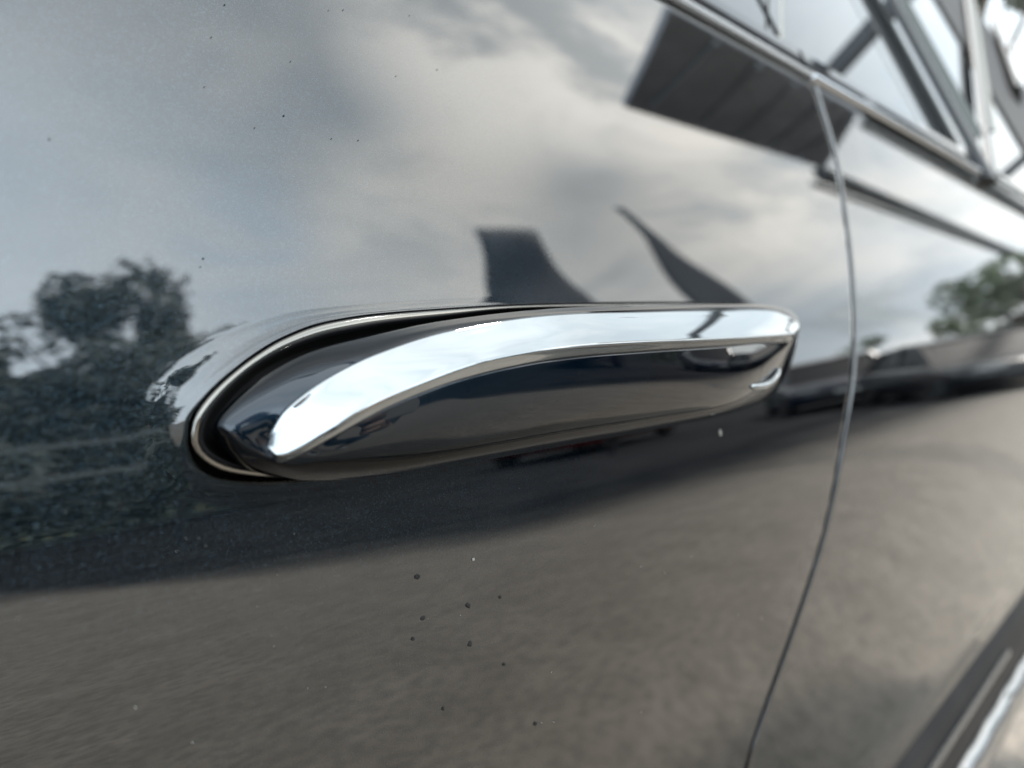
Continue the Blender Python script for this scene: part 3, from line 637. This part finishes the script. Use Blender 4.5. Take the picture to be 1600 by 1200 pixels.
D = [('dense_tree', 'wide dark tree filling the mirrored background left of the handle', (5.4, -14.6, 0), 5.4, 2.5, M['leaf_a'], 11000, .13, 1, 26, .52),
     ('dense_tree', 'dark tree at the left edge of the mirrored tree line', (1.4, -14.2, 0), 5.8, 2.5, M['leaf_a'], 8000, .13, 2, 24, .52),
     ('loose_tree', 'tallest loose-crowned tree with sky gaps, mirrored at the left', (5.3, -14.8, 0), 7.0, 2.2, M['leaf_a'], 3800, .14, 5, 26, .72),
     ('dense_tree', 'round tree mirrored directly behind the left tip of the handle', (7.4, -13.8, 0), 5.3, 2.5, M['leaf_a'], 11000, .12, 4, 24, .52),
     ('dense_tree', 'dark tree standing farthest forward of the mirrored car', (-3.0, -14.6, 0), 5.6, 2.6, M['leaf_a'], 7000, .14, 6, 22, .52),
     ('loose_tree', 'pale green tree mirrored at the right edge behind the black car', (17.0, -2.3, 0), 3.0, 1.45, M['leaf_b'], 4200, .09, 8, 22, .58),
     ('loose_tree', 'small green bush tree behind the parked navy car', (19.0, -4.6, 0), 2.4, 1.5, M['leaf_b'], 1800, .09, 9, 12, .55),
     ('loose_tree', 'low green bush tree mirrored beside the door shut line', (19.5, -6.8, 0), 2.2, 1.3, M['leaf_b'], 1500, .09, 10, 12, .55),
     ('sky_cover_tree', 'added tall dark tree covering bright sky past the rear window frame in the upper right corner', (17.0, 3.4, 0), 10.5, 2.6, M['leaf_a'], 9000, .16, 15, 30, .55),  # added to darken the bright sky in this corner
     ('dense_tree', 'broad tree mirrored behind the middle of the handle', (12.5, -15.0, 0), 3.6, 2.6, M['leaf_a'], 5000, .14, 12, 20, .5)]
for a in D: tree(a[0], a[1], a[2], a[3], a[4], a[5], a[6], a[7], a[8], a[9], cz=a[10])

# ------------------------------------------------------------------ parked cars on the far side (mirrored in the rear door)
def make_car(name, label, loc, rz, m, hatch=False):
    t = empty(name, loc, rz); tag(t, label, 'car', 'parked cars mirrored in the rear door')
    # body section outline (x forward, z) from front to rear, lofted over the width
    top = [(2.15, .50), (2.12, .68), (1.7, .80), (1.0, .90), (.2, .95), (-1.0, .97), (-1.9, 1.0), (-2.15, .92), (-2.2, .62), (-2.15, .36)]
    bot = [(2.15, .36), (1.9, .24), (-1.95, .24)]
    prof_ = top + bot[::-1]
    V = []; ys = [-.88, -.87, -.80, -.6, 0, .6, .80, .87, .88]
    for y in ys:
        k = 1 - .18 * max(0, (abs(y) - .6) / .28)**2; kz = {.88: .90, .87: .965, .80: .99}.get(abs(y), 1.0)
        V += [(x * k, y, .24 + (z - .24) * kz) for x, z in prof_]
    n = len(prof_); f = grid_faces(len(ys), n, True) + [tuple(range(n))[::-1], tuple(range((len(ys)-1)*n, len(ys)*n))]
    body = mesh('body', V, f, t, m)
    gh = [(1.05, .88), (.35, 1.38), (-.2, 1.45), (-1.1, 1.42), (-1.95 if hatch else -1.75, .98)]
    V = []
    for s, w in ((-1, .78), (1, .78)): V += [(x, s * (w - max(0, z - .9) * .32), z) for x, z in gh]
    mesh('windows', V, [(0, 1, 2, 3, 4), (9, 8, 7, 6, 5)] + [(i, i+5, i+6, i+1) for i in range(4)], t, M['car_glass'], False)
    bm = bmesh.new(); V = [(.40, 1.375), (-.2, 1.462), (-1.12, 1.435)]
    vs = [[bm.verts.new((x, s * .63, z + dz)) for x, z in V] for s in (-1, 1) for dz in (0,)]
    for i in range(2): bm.faces.new((vs[0][i], vs[0][i+1], vs[1][i+1], vs[1][i]))
    rf = bm_obj('roof', bm, t, m); so_ = rf.modifiers.new('t', 'SOLIDIFY'); so_.thickness = .04
    for s in (-1, 1):
        bm = bmesh.new(); bar(bm, (1.05, s*.775, .88), (.38, s*.635, 1.40), .05); bm_obj('pillar', bm, t, m)
        bm = bmesh.new(); bar(bm, (-.35, s*.77, .92), (-.35, s*.62, 1.44), .05); bm_obj('pillar', bm, t, m)
        bm = bmesh.new(); bar(bm, (-1.85, s*.76, .95), (-1.12, s*.63, 1.42), .07); bm_obj('pillar', bm, t, m)
        bm = bmesh.new(); box(bm, (2.0, s*.62 - .16, .60), (2.13, s*.62 + .16, .71), .02); bm_obj('headlight', bm, t, M['lamp'])
        bm = bmesh.new(); box(bm, (-2.19, s*.66 - .14, .72), (-2.1, s*.66 + .14, .84), .02); bm_obj('tail_light', bm, t, M['tail'])
        bm = bmesh.new(); box(bm, (.72, s*.93 - .08, .92), (.86, s*.93 + .08, 1.04), .03); bm_obj('wing_mirror', bm, t, m)
    bm = bmesh.new(); box(bm, (2.12, -.55, .36), (2.17, .55, .56), .02); bm_obj('grille', bm, t, M['rubber'])
    for x in (2.165, -2.215): bm = bmesh.new(); box(bm, (x, -.26, .45), (x + .015, .26, .56)); bm_obj('number_plate', bm, t, M['plate'])
    for x in (1.35, -1.35):
        for s in (-1, 1): wheel(t, (x, s * .80, .32), .32, .20, out=s)
    return t
PI = math.pi
make_car('parked_car', 'black hatchback in the row behind, mirrored at the right edge of the picture', (10.0, -2.1, 0), math.radians(146), M['car_black'], True).scale = (.92, .92, .84)
make_car('parked_car', 'dark navy car mirrored between the handle and the shut line', (12.6, -4.7, 0), math.radians(150), M['car_navy'], True)
make_car('parked_car', 'dark red car mirrored just behind the rear tip of the handle', (9.6, -7.4, 0), math.radians(165), M['car_red'])
make_car('parked_car', 'grey car at the far end of the mirrored row', (13.6, -1.0, 0), math.radians(170), M['car_grey'])

# ------------------------------------------------------------------ the photographer with the phone
P0 = Vector(CAM) ; r_, u_, f_ = Vector(rt), Vector(upv), Vector(fw)
def ph(a, b, c): return P0 + r_ * a + u_ * b + f_ * c
phone = empty('phone', ph(.037, .025, -.008)); tag(phone, 'dark phone held sideways in the photographer\'s hand close to the door', 'phone'); phi = Matrix.Translation(-Vector(phone.location))
rot = Matrix((r_, u_, f_)).transposed()
def pbox(name, a, b, bev, m, par=None):
    bm = bmesh.new(); box(bm, a, b, bev)
    for v in bm.verts: v.co = P0 + rot @ v.co
    o = bm_obj(name, bm, m=m); o.parent = par or phone
    if not par: o.matrix_parent_inverse = phi
    return o
pb = pbox('case', (-.030, -.014, -.0125), (.100, .064, -.0045), .003, M['phone'])
pbox('screen', (-.026, -.010, -.0132), (.096, .060, -.0127), .0, M['glass'])
pbox('lens_bump', (-.022, -.010, -.0044), (.010, .018, -.0030), .0006, M['gloss_black'])

FD = Vector((fw[0], fw[1], 0)).normalized(); RD = Vector((FD.y, -FD.x, 0)); O = Vector((CAM[0], CAM[1], 0)) - FD * .62
def pp(r, f, z): return O + RD * r + FD * f + Vector((0, 0, z))
nodes, edges = [], []
def nd(p, rad, par=None):
    nodes.append((Vector(p), rad)); i = len(nodes) - 1
    if par is not None: edges.append((par, i))
    return i
pel = nd(pp(0, -.12, .50), .15); ab = nd(pp(0, -.07, .66), .135, pel); chs = nd(pp(0, 0, .86), .155, ab); nb = nd(pp(0, .05, .99), .085, chs)
nk = nd(pp(0, .08, 1.06), .052, nb); jw = nd(pp(0, .12, 1.12), .062, nk); hd = nd(pp(0, .115, 1.19), .085, jw); crn = nd(pp(0, .10, 1.25), .07, hd)
for s_ in (-1, 1):
    nd(pp(s_*.082, .105, 1.17), .012, hd)
nd(pp(0, .215, 1.165), .012, hd)
for s_ in (-1, 1):
    hp = nd(pp(s_*.11, -.10, .47), .095, pel); kn = nd(pp(s_*.20, .30, .50), .062, hp); cf = nd(pp(s_*.19, .16, .32), .055, kn); an = nd(pp(s_*.17, .03, .10), .04, cf); ft = nd(pp(s_*.18, .10, .05), .04, an); nd(pp(s_*.20, .22, .035), .032, ft)
def arm(sh, el, wr):
    a = nd(sh, .062, nb); b = nd(el, .044, a); c = nd(wr, .026, b); return c
# right hand wraps round the end of the phone, fingers curled over its back
wr = arm(pp(.19, .02, .95), pp(.34, .20, .80), ph(.155 - .045, -.020 - .045, -.075))
pm = nd(ph(.112 - .045, .012 - .045, -.038), .026, wr); pm2 = nd(ph(.101 - .045, .034 - .045, -.022), .022, pm)
for k, (b0, L) in enumerate(((.066, 1.0), (.0485, 1.08), (.031, 1.0), (.014, .85))):
    a = nd(ph(.095 - .045, b0 - .045, -.015), .0112, pm2); b = nd(ph(.096 - .045, b0 - .001 - .045, .002), .0104, a); c = nd(ph(.095 - .012 * L - .045, b0 - .003 - .045, .009), .0096, b); nd(ph(.095 - .026 * L - .045, b0 - .006 - .045, .0065), .0085, c)
t1 = nd(ph(.103 - .045, .050 - .045, -.034), .013, pm2); t2 = nd(ph(.088 - .045, .056 - .045, -.030), .0105, t1); nd(ph(.068 - .045, .055 - .045, -.0235), .009, t2)
# left hand rests on the knee
wl = arm(pp(-.19, .02, .95), pp(-.30, .10, .70), pp(-.22, .30, .585)); lp = nd(pp(-.205, .345, .578), .024, wl)
for k in range(4):
    a = nd(pp(-.235 + .022*k, .385, .572), .0105, lp); b = nd(pp(-.238 + .023*k, .412 + .004*(k in (1, 2)), .556), .0092, a); nd(pp(-.239 + .024*k, .424, .530), .008, b)
a = nd(pp(-.165, .345, .575), .0115, lp); nd(pp(-.145, .365, .556), .009, a)
me = bpy.data.meshes.new('person'); me.from_pydata([tuple(n[0] - O) for n in nodes], edges, [])
pe = bpy.data.objects.new('person', me); COL.objects.link(pe); pe.location = O
sm = pe.modifiers.new('skin', 'SKIN'); sm.use_smooth_shade = True
for i, n in enumerate(nodes): me.skin_vertices[0].data[i].radius = (n[1], n[1]); me.skin_vertices[0].data[i].use_root = (i == 0)
ss_ = pe.modifiers.new('sub', 'SUBSURF'); ss_.levels = ss_.render_levels = 2
dg = bpy.context.evaluated_depsgraph_get(); dg.update(); m2 = bpy.data.meshes.new_from_object(pe.evaluated_get(dg)); pe.modifiers.clear(); pe.data = m2
m2.materials.clear()
for k in ('skin', 'jacket', 'jeans', 'shoe'): m2.materials.append(M[k])
wrR, wrL = ph(.110, -.065, -.075) - O, pp(-.22, .30, .585) - O; handR, handL = ph(.058, -.015, -.01) - O, pp(-.21, .40, .56) - O
for p in m2.polygons:
    c = p.center; p.use_smooth = True
    if c.z > 1.045 or (c - handR).length < .088 or (c - handL).length < .095: p.material_index = 0
    elif c.z < .085: p.material_index = 3
    elif c.z < .53: p.material_index = 2
    else: p.material_index = 1
tag(pe, 'crouching photographer in dark jacket and jeans holding a phone to the door', 'person')
hb = pp(0, .075, 1.215) - O; bm = bmesh.new(); bmesh.ops.create_uvsphere(bm, u_segments=24, v_segments=16, radius=1)
for v in bm.verts:
    q = Vector((v.co.x * .094, v.co.y * .115, v.co.z * .10))
    if v.co.z < -.35: q.z = -.035 + (q.z + .035) * .2
    v.co = hb + RD * q.x + FD * (q.y - .012) + Vector((0, 0, q.z + .01))
bm_obj('hair', bm, pe, M['hair'], True)
for s_ in (-1, 1):
    bm = bmesh.new(); bmesh.ops.create_uvsphere(bm, u_segments=12, v_segments=8, radius=.0125)
    for v in bm.verts: v.co += pp(s_*.033, .188, 1.188) - O
    bm_obj('eye', bm, pe, M['eye'], True)
bm = bmesh.new(); tube(bm, [pp(-.024, .183, 1.128) - O, pp(0, .192, 1.126) - O, pp(.024, .183, 1.128) - O], [.003, .005, .003], 6); bm_obj('mouth', bm, pe, M['car_red'], True)
